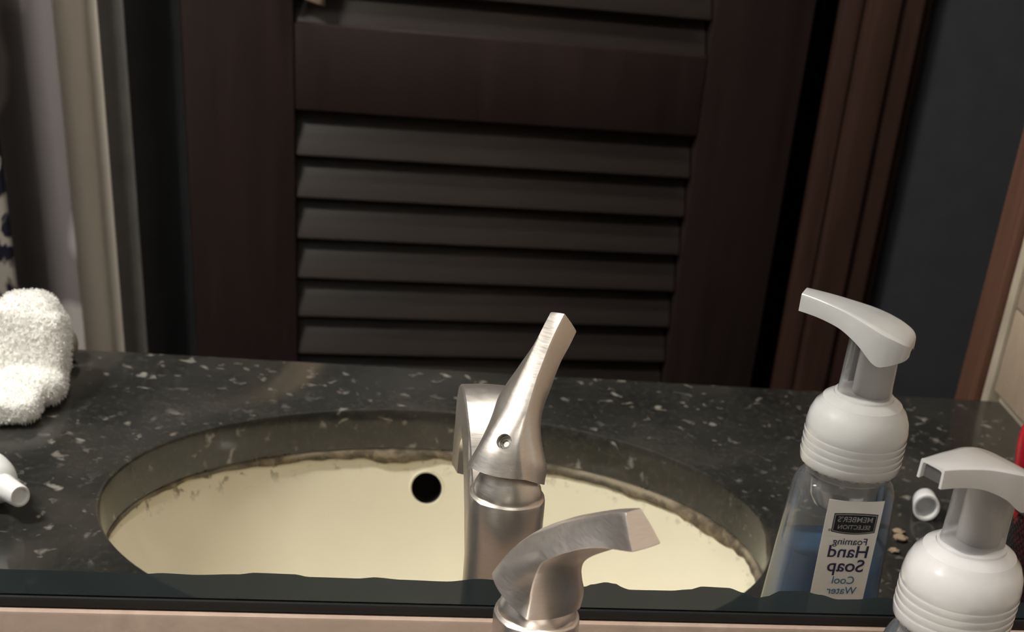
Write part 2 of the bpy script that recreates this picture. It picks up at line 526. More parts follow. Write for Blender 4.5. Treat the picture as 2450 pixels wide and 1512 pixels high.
while z > -0.66:
    slat(z-PITCH*0.42); z -= PITCH
z = 0.099+0.0075
while z < 1.01:
    slat(z+0.006); z += PITCH
# tan cloth hanging on the door, only its lower corner reaches into view
V = []; F = []
nx, nz = 10, 16
for j in range(nz+1):
    for i in range(nx+1):
        u, t = i/nx, j/nz
        V.append((0.0000+0.040*u, -1.241+0.003*math.sin(u*7+t*2), 0.62+(0.1255-0.006*u*u-0.62)*t if t > 0.5 else 0.62-0.4945*t))
for j in range(nz):
    for i in range(nx):
        a = j*(nx+1)+i; F.append((a, a+1, a+nx+2, a+nx+1))
o = mesh_obj('hand_towel', V, F, 'tan', None, 179)
o.modifiers.new('thickness', 'SOLIDIFY').thickness = 0.003
tag(o, 'tan cloth hanging on the louvered door, only its lower corner in view', 'towel')
# ------------------------------------------------------------------ curtains on the towel side
def curtain(name, x0, x1, y, amp, wl, mat, label, ph=0.0, ztop=1.35, zbot=-0.78, flare=0.0, slope=0.0):
    nx, nz = 90, 24
    V = []; F = []
    for j in range(nz+1):
        tz = j/nz; zz = ztop+(zbot-ztop)*tz
        for i in range(nx+1):
            t = i/nx
            x = x0+(x1-x0)*t - flare*tz*t + slope*tz
            yy = y + amp*math.sin(2*PI*(x0+(x1-x0)*t)/wl+ph) + 0.3*amp*math.sin(2*PI*t*(x1-x0)/wl*2.3+1.3*ph+tz)
            V.append((x, yy, zz))
    for j in range(nz):
        for i in range(nx):
            a = j*(nx+1)+i
            F.append((a, a+1, a+nx+2, a+nx+1))
    o = mesh_obj(name, V, F, mat, None, 179)
    md = o.modifiers.new('thickness', 'SOLIDIFY'); md.thickness = 0.0015
    return tag(o, label, 'curtain')
curtain('shower_curtain', -0.70, -0.268, -1.05, 0.016, 0.11, 'print_', 'black and white printed curtain at the edge of the mirror view', 0.5)
curtain('damask_curtain', -0.50, -0.214, -1.12, 0.012, 0.20, 'damask', 'grey curtain with tone on tone scroll pattern beside the printed one', 1.1)
curtain('cream_curtain', -0.234, -0.180, -1.17, 0.008, 0.075, 'cream', 'narrow cream curtain between scroll patterned curtain and dark wall', 2.0)
box_o = curtain('liner_curtain', -0.192, -0.158, -1.20, 0.005, 0.05, 'liner', 'dim grey curtain edge next to the dark wall', 0.3)

# ------------------------------------------------------------------ vanity: counter, sink, cabinet
CX, CY, CA, CB, CT = 0.0987, -0.3129, 0.2153, 0.1672, 0.0294
CXL, CYF = -1.195, -0.5625
def counter_top():
    n = 160
    inner = [(CX+CA*math.cos(2*PI*k/n), CY+CB*math.sin(2*PI*k/n)) for k in range(n)]
    x0, x1, y0, y1 = CXL, XW-0.0006, CYF, 0.0073
    outer = []
    for k in range(n):
        a = 2*PI*k/n; dx, dy = CA*math.cos(a), CB*math.sin(a)
        t = min(((x1-CX)/dx if dx > 1e-9 else (x0-CX)/dx if dx < -1e-9 else 1e9), ((y1-CY)/dy if dy > 1e-9 else (y0-CY)/dy if dy < -1e-9 else 1e9))
        outer.append([CX+dx*t, CY+dy*t])
    for c in ((x0, y0), (x1, y0), (x1, y1), (x0, y1)):        # snap the nearest ray to each corner
        k = min(range(n), key=lambda i: (outer[i][0]-c[0])**2+(outer[i][1]-c[1])**2)
        outer[k] = list(c)
    e = 0.0022
    def off(pts, d):
        return [(CX+(p[0]-CX)*(1+d/CA), CY+(p[1]-CY)*(1+d/CB)) for p in pts]
    rings = []
    oin = [(min(max(p[0], x0+e), x1-e), min(max(p[1], y0+e), y1-e)) for p in outer]
    rings.append([(*p, -CT) for p in off(inner, 0.0)])
    rings.append([(*p, -e) for p in inner])
    rings.append([(*p, -e*0.3) for p in off(inner, e*0.3)])
    rings.append([(*p, 0) for p in off(inner, e)])
    rings.append([(*p, 0) for p in oin])
    rings.append([(p[0], p[1], -e) for p in outer])
    rings.append([(p[0], p[1], -CT) for p in outer])
    rings.append([(*p, -CT) for p in off(inner, 0.0)])
    V, F = rings_mesh(rings, False, False)
    bm = bmesh.new()
    vs = [bm.verts.new(v) for v in V]
    for f in F: bm.faces.new([vs[i] for i in f])
    bmesh.ops.remove_doubles(bm, verts=bm.verts, dist=1e-6)
    return bm_obj('countertop', bm, 'granite', None, 30)
ct = counter_top()
tag(ct, 'black granite countertop with pale flecks and an oval sink cutout', 'countertop')

sk = empty('sink', (CX, CY, -CT-0.0002)); tag(sk, 'cream oval undermount sink with round overflow hole under the granite', 'sink')
def bowl():
    n, m = 128, 40
    D, P = 0.140, 4.0
    a, b = CA+0.003, CB+0.003
    rings = []
    rings.append([((a+0.022)*math.cos(2*PI*k/n), (b+0.022)*math.sin(2*PI*k/n), -0.0005) for k in range(n)])
    prof = []
    for i in range(m+1):
        r = 1-(i/m)**1.5*0.92
        prof.append((r, -0.0005-D*(1-r**P)))
    for r, zz in prof:
        rings.append([(a*r*math.cos(2*PI*k/n), b*r*math.sin(2*PI*k/n), zz) for k in range(n)])
    rr = prof[-1][0]
    rings.append([(0.022*math.cos(2*PI*k/n), 0.022*math.sin(2*PI*k/n), prof[-1][1]-0.003) for k in range(n)])
    # outside
    rings.append([(0.03*math.cos(2*PI*k/n), 0.03*math.sin(2*PI*k/n), prof[-1][1]-0.012) for k in range(n)])
    for r, zz in prof[::-4]:
        rings.append([((a*r+0.010)*math.cos(2*PI*k/n), (b*r+0.010)*math.sin(2*PI*k/n), zz-0.010) for k in range(n)])
    rings.append([((a+0.022)*math.cos(2*PI*k/n), (b+0.022)*math.sin(2*PI*k/n), -0.010) for k in range(n)])
    rings.append(rings[0])
    V, F = rings_mesh(rings, False, True)
    bm = bmesh.new()
    vs = [bm.verts.new(v) for v in V]
    for f in F[:-1]: bm.faces.new([vs[i] for i in f])
    bmesh.ops.remove_doubles(bm, verts=bm.verts, dist=1e-6)
    bm.faces.ensure_lookup_table()
    return bm_obj('bowl', bm, 'ceramic', sk, 50)
bw_ = bowl()
# overflow hole in the user's side of the bowl
OV = Vector((0.0990-CX, -0.4745-CY, -0.0580+CT))
onrm = Vector((0.0, 0.95, 0.30)).normalized()
def orient(verts, pos, nrm):
    q = nrm.to_track_quat('Z', 'Y')
    return [q @ Vector(v) + pos for v in verts]
def disc_tube(r0, z0, r1, z1, n=40):
    rings = [[(r*math.cos(2*PI*k/n), r*math.sin(2*PI*k/n), zz) for k in range(n)] for r, zz in ((r0, z0), (r1, z1))]
    return rings_mesh(rings)
V, F = disc_tube(0.0118, -0.03, 0.0118, 0.03)
cut = mesh_obj('cutter', orient(V, OV, onrm), F, 'dark', sk)
boolean_cut(bw_, cut)
for p in bw_.data.polygons: p.use_smooth = True
bw_.data.set_sharp_from_angle(angle=math.radians(50))
V, F = rings_mesh([[(r*math.cos(2*PI*k/40), r*math.sin(2*PI*k/40), zz) for k in range(40)] for r, zz in ((0.0121, 0.004), (0.0121, -0.03), (0.0117, -0.03), (0.0117, -0.029))], False, True)
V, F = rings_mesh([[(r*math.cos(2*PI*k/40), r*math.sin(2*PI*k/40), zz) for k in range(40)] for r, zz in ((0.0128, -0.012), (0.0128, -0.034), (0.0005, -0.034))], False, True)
mesh_obj('overflow_channel', orient(V, OV, onrm), F, 'dark', sk, 40)  # near-black channel and sleeve paint the shadow inside the hole
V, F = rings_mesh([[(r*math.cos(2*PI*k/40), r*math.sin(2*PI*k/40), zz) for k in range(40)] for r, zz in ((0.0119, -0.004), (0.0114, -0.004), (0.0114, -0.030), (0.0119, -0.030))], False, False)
mesh_obj('overflow_shadow_sleeve', orient(V, OV, onrm), F, 'dark', sk, 40)
rings = [[(( 0.0124+0.0011*math.cos(2*PI*j/10))*math.cos(2*PI*k/48), (0.0124+0.0011*math.cos(2*PI*j/10))*math.sin(2*PI*k/48), 0.0003+0.0011*math.sin(2*PI*j/10)) for j in range(10)] for k in range(48)]
rings.append(rings[0])
V, F = rings_mesh(rings, False, False)
mesh_obj('overflow_lip', orient(V, OV, onrm), F, 'ceramic', sk, 179)
lathe('drain', [(0.0215, -0.1455), (0.0215, -0.1392), (0.019, -0.1382), (0.015, -0.140), (0.003, -0.141)], 'nickel', sk, 40)
# sealant bead between granite and bowl, uneven
def bead():
    n, m = 260, 8
    rings = []
    for k in range(n):
        a = 2*PI*k/n
        c, s = math.cos(a), math.sin(a)
        th = 0.0036+0.0030*max(0, noise.noise(Vector((c*4, s*4, 3.1)))+0.25)+0.0012*noise.noise(Vector((c*17, s*17, 8)))
        th *= 0.45+0.55*min(1, max(0, (c+0.75)/0.35))
        th = max(0.0010, th)
        base = Vector((CA*c, CB*s, 0)); inn = -Vector((c/CA, s/CB, 0)).normalized()
        rings.append([base + inn*(th*0.8*math.cos(2*PI*j/m)-0.0005) + Vector((0, 0, -0.0008-th+th*math.sin(2*PI*j/m))) for j in range(m)])
    rings.append(rings[0])
    V, F = rings_mesh(rings, False, False)
    return mesh_obj('sealant_bead', V, F, 'caulk', sk, 179)
bead()
vc = empty('vanity_cabinet', (0, 0, FLOOR)); tag(vc, 'dark wooden vanity cabinet under the granite countertop', 'cabinet')
box('side_panel', CXL+0.006, CXL+0.024, CYF+0.03, 0.005, 0.001, -FLOOR-CT-0.0005, 'redwood', vc)
box('side_panel', XW-0.024, XW-0.004, CYF+0.03, 0.005, 0.001, -FLOOR-CT-0.0005, 'redwood', vc)
box('bottom_panel', CXL+0.024, XW-0.024, CYF+0.03, 0.005, 0.09, 0.108, 'redwood', vc)
for i in range(3):
    wdt = (XW-CXL-0.05)/3
    x0 = CXL+0.025+i*wdt
    d = box('door', x0+0.002, x0+wdt-0.002, CYF+0.010, CYF+0.029, 0.10, -FLOOR-CT-0.004, 'redwood', vc, 0.003)
    lathe('knob', [(0.004, 0), (0.004, 0.012), (0.012, 0.016), (0.012, 0.022), (0.006, 0.026)], 'nickel', d, 20)
    kb = d.children[0]; kb.location = (x0+wdt-0.04, CYF+0.0105, 0.62); kb.rotation_euler = (PI/2, 0, 0)

# ------------------------------------------------------------------ mirror
WAVE = [(-120.8, 118.4), (-92.5, 118.4), (-63.6, 117.9), (-54.8, 118.6), (-41.9, 118.2), (-23.5, 119.0), (-16.2, 120.0), (0.7, 119.8), (6.6, 118.7), (11.6, 118.7), (27.8, 118.6), (35.6, 119.4), (47.0, 118.6), (66.5, 118.3), (82.4, 120.1), (101.4, 118.6), (129.8, 117.5), (133.3, 118.9), (139.8, 120.2), (144.4, 119.5), (148.6, 117.4), (151.4, 116.7), (170.4, 116.8), (179.6, 117.7), (185.4, 119.4), (197.7, 119.1), (206.7, 116.6), (213.0, 114.3), (217.1, 115.1), (223.7, 118.2), (234.4, 118.5), (243.4, 116.8), (252.7, 114.6), (261.4, 114.8), (273.8, 116.1), (294.1, 114.8), (348.4, 115.5)]
mr = empty('wall_mirror', (0, 0, 0)); tag(mr, 'large frameless mirror with worn silvering along its bottom edge', 'mirror')
MX0, MX1, MZ0, MZ1 = -1.19, XW-0.004, 0.1050, 0.58
edge = [(MX0, 0.1175)]
for k in range(1, 66):
    x = MX0+k*0.0165
    if x < -0.13: edge.append((x, 0.118+0.0014*noise.noise(Vector((x*40, 0, 0)))))
# smooth the measured edge a little
def wave_z(x):
    for (a0, b0), (a1, b1) in zip(WAVE, WAVE[1:]):
        if a0 <= x <= a1:
            t = (x-a0)/(a1-a0); t = t*t*(3-2*t)
            return b0+(b1-b0)*t
for k in range(236):
    x = -120.8+469.2*k/235
    edge.append((x/1000, wave_z(min(x, 348.4))/1000))
for k in range(1, 30):
    x = 0.3484+k*0.0078
    if x < MX1-0.002: edge.append((x, 0.1152+0.0016*noise.noise(Vector((x*40, 3, 0)))))
edge.append((MX1, 0.1155))
n = len(edge)
V = [(x, 0, zz) for x, zz in edge] + [(x, 0, MZ1) for x, zz in edge]
F = [(i, i+1, n+i+1, n+i) for i in range(n-1)]
mesh_obj('silvered_glass', V, F, 'mirror', mr)
V = [(x, 0, zz) for x, zz in edge] + [(x, 0, MZ0+0.002) for x, zz in edge] + [(x, 0.0015, MZ0) for x, zz in edge]
F = [(i, i+1, n+i+1, n+i) for i in range(n-1)] + [(n+i, n+i+1, 2*n+i+1, 2*n+i) for i in range(n-1)]
mesh_obj('bare_glass_strip', V, F, 'bare_glass', mr)
box('glass_backing', MX0, MX1, 0.0008, 0.0062, MZ0+0.0022, MZ1, 'glass_edge', mr)
box('joint_strip', MX0, MX1, -0.0012, 0.0066, 0.1012, MZ0+0.0010, 'black_gap', mr, 0.0008)

# ------------------------------------------------------------------ faucet
fc = empty('faucet', (0.0995, -0.0565, 0.0)); tag(fc, 'brushed nickel single lever faucet with handle turned aside, behind the sink', 'faucet')
FO = Vector((0.0995, -0.0565, 0.0))
def sq_section(rx, ry, corner, n=12):
    """four corners joined by outward arcs: crisp vertical edges, bulged faces"""
    cs = [Vector((corner[0], corner[1])), Vector((-corner[0], corner[1])), Vector((-corner[0], -corner[1])), Vector((corner[0], -corner[1]))]
    bul = [Vector((0, ry)), Vector((-rx, 0)), Vector((0, -ry)), Vector((rx, 0))]
    out = []
    for k in range(4):
        a, b, m_ = cs[k], cs[(k+1) % 4], bul[k]
        ctrl = m_*2-(a+b)*0.5
        for i in range(n):
            t = i/n
            out.append(a*(1-t)**2+ctrl*2*t*(1-t)+b*t*t)
    return out
def body():
    rings = []
    for zz, s in ((0.0, 1.42), (0.004, 1.42), (0.010, 1.34), (0.030, 1.18), (0.060, 1.08), (0.085, 1.02), (0.110, 1.0), (0.1335, 0.995), (0.1352, 0.975), (0.136, 0.93), (0.1355, 0.86)):
        sec = sq_section(0.0182*s, 0.0182*s, (0.0142*s, 0.0128*s), 14)
        rings.append([(p.x, p.y, zz) for p in sec])
    V, F = rings_mesh(rings)
    return mesh_obj('body', V, F, 'nickel', fc, 28)
body()
lathe('pivot_collar', [(0.0160, 0.132), (0.0165, 0.136), (0.0158, 0.1395), (0.0135, 0.144), (0.0105, 0.149), (0.004, 0.153)], 'nickel', fc, 48)
lathe('base_ring', [(0.029, 0.0004), (0.029, 0.003), (0.0275, 0.0042), (0.022, 0.0042)], 'nickel', fc, 48)
# spout: arched, wide on top
def spout():
    top = catmull([(0, 0.004, 0.112), (0, -0.018, 0.126), (0, -0.036, 0.143), (0, -0.058, 0.153), (0, -0.080, 0.1545), (0, -0.099, 0.147), (0, -0.113, 0.129), (0, -0.119, 0.104)], 34)
    bot = catmull([(0, 0.004, 0.050), (0, -0.016, 0.066), (0, -0.032, 0.092), (0, -0.052, 0.117), (0, -0.071, 0.126), (0, -0.086, 0.121), (0, -0.094, 0.112), (0, -0.097, 0.099)], 34)
    rings = []
    for i, (a, b) in enumerate(zip(top, bot)):
        t = i/33
        wt = 0.0125+0.0020*math.sin(t*PI)      # half width on top
        wb_ = 0.0165-0.001*t                     # half width lower down
        sec = []
        pts = [(-wt, 0.0), (-wt*0.5, -0.018), (0, -0.025), (wt*0.5, -0.018), (wt, 0.0), (wt+0.0008, 0.03), (wb_-0.001, 0.25), (wb_, 0.55), (wb_*0.85, 0.9), (wb_*0.4, 1.0), (-wb_*0.4, 1.0), (-wb_*0.85, 0.9), (-wb_, 0.55), (-wb_+0.001, 0.25), (-wt-0.0008, 0.03)]
        for x, v in pts:
            p = a+(b-a)*v
            sec.append((x, p.y, p.z))
        rings.append(sec)
    V, F = rings_mesh(rings)
    return mesh_obj('spout', V, F, 'nickel', fc, 32)
sp = spout()
lathe('aerator', [(0.0085, 0.006), (0.0085, -0.004), (0.0072, -0.0045), (0.0070, -0.001)], 'steel', sp, 28, 0, -0.1085, loc=(0, 0, 0.1005))
# lever handle: four corner curves (mm) from its skirt to the tip
E1 = [(80.1, -51.3, 150.2), (83.9, -52.4, 157.2), (87.9, -54.9, 163.6), (92.1, -58.4, 169.5), (96.4, -63.0, 174.9), (100.1, -69.1, 180.2), (104.0, -75.4, 185.4), (107.9, -82.3, 190.4), (111.8, -89.4, 195.4), (115.9, -96.8, 200.4), (120.4, -104.9, 205.1)]
B1 = [(104.7, -40.3, 150.0), (103.0, -42.4, 157.3), (102.5, -45.9, 164.0), (103.8, -50.4, 170.4), (105.8, -56.0, 176.2), (108.4, -62.9, 181.4), (111.2, -70.1, 186.6), (114.6, -77.7, 191.5), (118.1, -85.5, 196.4), (122.1, -93.5, 201.2), (126.6, -102.0, 205.7)]
B2 = [(117.2, -59.3, 139.6), (118.0, -60.0, 147.1), (116.2, -62.1, 153.9), (114.8, -65.3, 160.3), (114.8, -69.5, 166.3), (116.6, -75.2, 171.7), (119.7, -81.2, 176.7), (122.7, -87.7, 181.6), (126.1, -94.4, 186.3), (130.4, -101.4, 190.7), (134.5, -109.1, 195.1)]
E2 = [(92.6, -75.8, 142.4), (92.9, -75.5, 149.1), (93.1, -76.6, 156.5), (93.8, -78.7, 164.2), (95.5, -81.9, 171.8), (99.8, -86.6, 177.2), (104.4, -91.5, 181.8), (108.9, -97.0, 185.9), (113.6, -102.7, 189.2), (118.1, -108.7, 191.6), (122.3, -115.4, 194.3)]
def handle():
    N = 44
    cur = [[p/1000-FO for p in catmull(c, N)] for c in (E1, E2, B2, B1)]
    rings = []
    for i in range(N):
        t = i/(N-1)
        q = [c[i] for c in cur]
        cen = sum(q, Vector())/4
        amt = 0.16*(1-t)**1.6+0.03
        sec = []
        for k in range(4):
            a, b = q[k], q[(k+1) % 4]
            mid = (a+b)*0.5
            outw = (mid-cen)
            ax = (cur[k][min(i+1, N-1)]-cur[k][max(i-1, 0)]).normalized()
            outw -= ax*outw.dot(ax)
            am = amt*((1.0, 0.8, 0.7, 1.0)[k])
            if k in (0, 1) : am *= 0.8
            nn = 10
            cr = 0.02
            for j in range(nn):
                u = cr+(1-2*cr)*j/(nn-1)
                sec.append(a+(b-a)*u+outw.normalized()*((b-a).length*am*4*u*(1-u)))
        rings.append(sec)
    # slightly rounded tip
    tip = rings[-1]; c = sum(tip, Vector())/len(tip)
    d = (sum(rings[-1], Vector())-sum(rings[-3], Vector())).normalized()
    rings.append([c+(p-c)*0.965+d*0.0006 for p in tip])
    # hollow underside
    bot = rings[0]; cb = sum(bot, Vector())/len(bot); upv = Vector((0, 0, 1))
    rings.insert(0, [cb+(p-cb)*0.92 for p in bot])
    rings.insert(0, [cb+(p-cb)*0.78+upv*0.003 for p in bot])
    V, F = rings_mesh(rings)
    return mesh_obj('lever_handle', V, F, 'nickel', fc, 33)
hd = handle()
SN = Vector((-0.45, 0.62, 0.64)).normalized()          # set screw recess in the rear face
SP = Vector((0.0948, -0.0478, 0.1650))-FO
V, F = disc_tube(0.0036, -0.004, 0.0036, 0.012, 28)
boolean_cut(hd, mesh_obj('cutter', orient(V, SP, SN), F, 'nickel', fc))
for p in hd.data.polygons: p.use_smooth = True
hd.data.set_sharp_from_angle(angle=math.radians(33))
V, F = rings_mesh([[(r*math.cos(2*PI*k/24), r*math.sin(2*PI*k/24), zz) for k in range(24)] for r, zz in ((0.0030, -0.0055), (0.0030, -0.0032), (0.0016, -0.0030), (0.0012, -0.0050))])
mesh_obj('set_screw', orient(V, SP, SN), F, 'steel', hd, 40)

# ------------------------------------------------------------------ soap dispenser
SO = Vector((0.2738, -0.0785, 0.0))
sd = empty('soap_dispenser', tuple(SO)); tag(sd, 'clear foaming soap bottle with blue soap and milky white pump', 'soap dispenser')
def rrect(w_, h_, r, n=7):
    out = []
    for cx, cy, a0 in ((w_-r, h_-r, 0), (-w_+r, h_-r, PI/2), (-w_+r, -h_+r, PI), (w_-r, -h_+r, 1.5*PI)):
        for k in range(n+1):
            a = a0+PI/2*k/n
            out.append((cx+r*math.cos(a), cy+r*math.sin(a)))
    return out
BW = lambda zz: 0.0248+(0.14-zz)*0.060     # half width of the bottle at a height
BH = lambda zz: 0.0185+(0.14-zz)*0.022     # half depth
def bottle_rings(grow, zlo, zhi, top):
    R = []
    for zz, f in ((zlo, 0.90), (zlo+0.0015, 0.96), (zlo+0.005, 1.0)):
        R.append([(x*f, y*f, zz) for x, y in rrect(BW(zz)+grow, BH(zz)+grow, 0.012)])
    for zz in [z_ for z_ in (0.02, 0.04, 0.06, 0.08, 0.1, 0.12) if z_ < zhi-0.004]+[zhi]:
        R.append([(x, y, zz) for x, y in rrect(BW(zz)+grow, BH(zz)+grow, 0.012)])
    if top:
        n = len(R[0])
        w1, h1 = BW(zhi)+grow, BH(zhi)+grow
        for t in (0.25, 0.5, 0.75, 1.0):
            a = t*PI/2
            ww = w1-(w1-0.0195)*(1-math.cos(a)); hh = h1-(h1-0.0175)*(1-math.cos(a))
            R.append([(x, y, zhi+0.010*math.sin(a)) for x, y in rrect(ww, hh, 0.012+0.005*t)])
        ring = R[-1]
        for zz in (0.1475, 0.152):
            R.append([(0.0182*math.cos(math.atan2(p[1], p[0])), 0.0182*math.sin(math.atan2(p[1], p[0])), zz) for p in ring])
    return R
V, F = rings_mesh(bottle_rings(0, 0.0006, 0.134, True), True, False)
mesh_obj('bottle', V, F, 'bottle', sd, 50)
V, F = rings_mesh(bottle_rings(-0.0012, 0.0022, 0.1055, False))
mesh_obj('liquid_soap', V, F, 'soap', sd, 50)
# foam chamber hanging into the neck, and dip tube
lathe('foam_chamber', [(0.0176, 0.156), (0.0176, 0.140), (0.0168, 0.132), (0.0145, 0.1275), (0.010, 0.1255), (0.004, 0.125)], 'pump_thin', sd, 48, close=(False, True))
tube('dip_tube', [(0, 0, 0.127), (0.001, 0.001, 0.08), (-0.004, -0.003, 0.04), (-0.012, -0.006, 0.006)], 0.0024, 'pump', sd, 12)
# collar: ribbed skirt, rounded shoulder
prof = [(0.0236, 0.1500), (0.0252, 0.1498), (0.0256, 0.1515)]
for zz in (0.1545, 0.1580, 0.1615, 0.1650):
    prof += [(0.0258, zz-0.0004), (0.0252, zz), (0.0257, zz+0.0008)]
prof += [(0.0256, 0.1690), (0.0248, 0.1735), (0.0228, 0.1778), (0.0200, 0.1808), (0.0198, 0.1815), (0.0172, 0.1832), (0.0150, 0.1842), (0.0148, 0.1852), (0.0138, 0.1858), (0.0120, 0.1860)]
collar = lathe('collar', prof, 'pump', sd, 72, smooth=38, close=(False, True))
for k in range(28):          # tamper notches below the skirt
    a = 2*PI*k/28
    t = box('notch_tab', -0.0016, 0.0016, -0.0004, 0.0004, 0, 0.0010, 'pump', collar)
    t.location = (0.0243*math.cos(a), 0.0243*math.sin(a), 0.1491); t.rotation_euler = (0, 0, a+PI/2)
lathe('neck_ring', [(0.0205, 0.1450), (0.0222, 0.1452), (0.0224, 0.1490), (0.0215, 0.1500)], 'pump_thin', sd, 60, close=(False, False))
# stem: thin clear sleeve round a white rod, a flat fin on the nozzle side
DN = Vector((-0.878, -0.479, 0)); DP = Vector((0.479, -0.878, 0))
na = math.atan2(DN.y, DN.x)
def to_noz(pts):
    return [(p[0]*DN.x+p[1]*DP.x, p[0]*DN.y+p[1]*DP.y, p[2]) for p in pts]
def sleeve():
    R = []
    for zz, s in ((0.1855, 1.03), (0.190, 1.0), (0.2165, 0.96)):
        R.append(to_noz([(x*s, y*s, zz) for x, y in rrect(0.0128, 0.0112, 0.0085)]))
    V, F = rings_mesh(R)
    return mesh_obj('stem_sleeve', V, F, 'pump_thin', sd, 45)
sleeve()
lathe('stem_rod', [(0.0094, 0.1862), (0.0094, 0.214)], 'rod', sd, 32, cx=0.0030*-DN.x, cy=0.0030*-DN.y)
# pump head: skirted cap drawn out into a drooping-edged spout
def head():
    # sections along the nozzle axis: (distance, half width, z top, z bottom)
    S = [(-0.0180, 0.0060, 0.2125, 0.2090), (-0.0172, 0.0100, 0.2148, 0.2084), (-0.0145, 0.0132, 0.2168, 0.2073), (-0.0090, 0.0152, 0.2190, 0.2052), (-0.005, 0.0156, 0.2202, 0.2045), (-0.001, 0.0153, 0.2213, 0.2064), (0.005, 0.0140, 0.2226, 0.2108), (0.011, 0.0120, 0.2237, 0.2138), (0.017, 0.0102, 0.2246, 0.2160), (0.024, 0.0088, 0.2254, 0.2174), (0.031, 0.0074, 0.2260, 0.2181), (0.0385, 0.0062, 0.2264, 0.2184)]
    ax = catmull([(s[0], s[1], s[2]) for s in S], 46); bz = catmull([(s[0], s[3], 0) for s in S], 46)
    outer, inner = [], []
    for a, b in zip(ax, bz):
        d, hw, zt, zb = a.x, a.y, a.z, b.y
        def sec(hw, zt, zb):
            pts = []
            n = 9
            pts.append((d, -hw*1.04, zb))
            for k in range(n):
                t = PI-PI*k/(n-1)
                c, s = math.cos(t), math.sin(t)
                x = math.copysign(abs(c)**0.28, c)*hw
                pts.append((d, x, zb+(zt-zb)*(0.82+0.18*abs(s)**0.55)))
            pts.append((d, hw*1.04, zb))
            return pts
        outer.append(to_noz(sec(hw, zt, zb)))
        inner.append(to_noz([(p[0], p[1], p[2]) for p in sec(max(0.001, hw-0.0012), zt-0.0013, zb)]))
    m = len(outer[0]); V = []; F = []
    N = len(outer)
    for r in outer: V += r
    off = len(V)
    for r in inner: V += r
    for i in range(N-1):
        for j in range(m-1):
            a = i*m+j
            F.append((a, a+1, a+m+1, a+m))
            F.append((off+a, off+a+m, off+a+m+1, off+a+1))
        for j in (0, m-1):
            a = i*m+j
            F.append((a, a+m, off+a+m, off+a))
    for i in (0, N-1):
        for j in range(m-1):
            a = i*m+j
            F.append((a, a+1, off+a+1, off+a))
    return mesh_obj('pump_head', V, F, 'pump_head', sd, 34)
M['pump_head'] = mat_plastic('half clear pump head plastic', (0.98, 0.98, 0.98), 0.13, 0.18, 0.45, 0.6)
ph_ = head()
# inner channel of the nozzle
V, F = rings_mesh([to_noz([(d, y, zz) for y, zz in ((-w_, z0), (w_, z0), (w_, z1), (-w_, z1))]) for d, w_, z0, z1 in ((0.004, 0.0062, 0.2150, 0.2200), (0.020, 0.0058, 0.2178, 0.2225), (0.0368, 0.0046, 0.2192, 0.2242))])
mesh_obj('nozzle_channel', V, F, 'pump_thin', ph_, 30)

# label on the side that faces the mirror
LT = 0.022
tilt = math.atan(LT)
def face_y(zz): return BH(zz)+0.0004
LZ0, LZ1 = 0.050, 0.1370
lb = None
def label_mesh():
    n = 12; V = []; F = []
    hw = 0.0146; xo = 0.0012
    for j, zz in enumerate((LZ0, LZ1)):
        for i in range(n+1):
            x = xo-hw+2*hw*i/n
            V.append((x, face_y(zz), zz + (0.0010*((i/n-0.5)*2)**2 if j else 0)))
    for i in range(n): F.append((i, i+1, n+2+i, n+1+i))
    o = mesh_obj('label', V, F, 'label', sd)
    md = o.modifiers.new('thickness', 'SOLIDIFY'); md.thickness = 0.0002; md.offset = 0
    return o
lb = label_mesh()
lb['label'] = 'white paper label facing the mirror'
def text(body, cx, zc, width, mat, bold=0.0, hscale=1.0, name='lettering', lift=0.0004):
    c = bpy.data.curves.new(name, 'FONT')
    c.body = body; c.align_x = 'CENTER'; c.align_y = 'CENTER'
    c.size = 0.01; c.offset = bold; c.extrude = 0.00003
    o = bpy.data.objects.new(name, c); col.objects.link(o)
    bpy.context.view_layer.update()
    sx = width/max(o.dimensions.x, 1e-5)
    me = evaluated(o)
    bpy.data.objects.remove(o)
    o = link(name, me, mat, lb)
    o.scale = (sx, sx*hscale, 1)
    # reads correctly from the mirror side: right = -x, up = z
    o.rotation_euler = (PI/2+tilt, 0, PI)
    o.location = (cx, face_y(zc)+lift, zc)
    return o
L0 = 0.276-SO.x
text('Foaming', L0, 0.1155, 0.0182, 'ink_navy', 0.00006, 0.95)
text('Hand', L0, 0.1098, 0.0212, 'ink_navy', 0.00012, 0.92)
text('Soap', L0+0.0003, 0.1020, 0.0195, 'ink_navy', 0.00012, 0.95)
text('Cool', L0+0.0005, 0.0940, 0.0118, 'ink_blue', 0.00006, 1.0)
text('Water', L0+0.0008, 0.0882, 0.0160, 'ink_blue', 0.00006, 1.0)
text('®', L0-0.0124, 0.1216, 0.0014, 'ink_black', 0.0, 1.0)
def emblem(hw, z0, z1, dip, mat, lift, name):
    n = 16; pts = []
    for i in range(n+1):
        x = -hw+2*hw*i/n
        pts.append((x, z0-dip*(1-(x/hw)**2)))
    for i in range(n+1):
        x = hw-2*hw*i/n
        pts.append((x, z1+dip*0.25*(1-(x/hw)**2)))
    V = [(L0+0.0002+x, face_y(zz)+lift, zz) for x, zz in pts]+[(L0+0.0002+x, face_y(zz)+lift-0.00006, zz) for x, zz in pts]
    m = len(pts)
    F = [tuple(range(m)), tuple(range(m, 2*m))[::-1]]+[(i, (i+1) % m, m+(i+1) % m, m+i) for i in range(m)]
    return mesh_obj(name, V, F, mat, lb)
emblem(0.0116, 0.1208, 0.1306, 0.0013, 'ink_black', 0.00022, 'emblem')
emblem(0.0111, 0.1212, 0.1301, 0.0012, 'ink_grey', 0.00030, 'emblem_border')
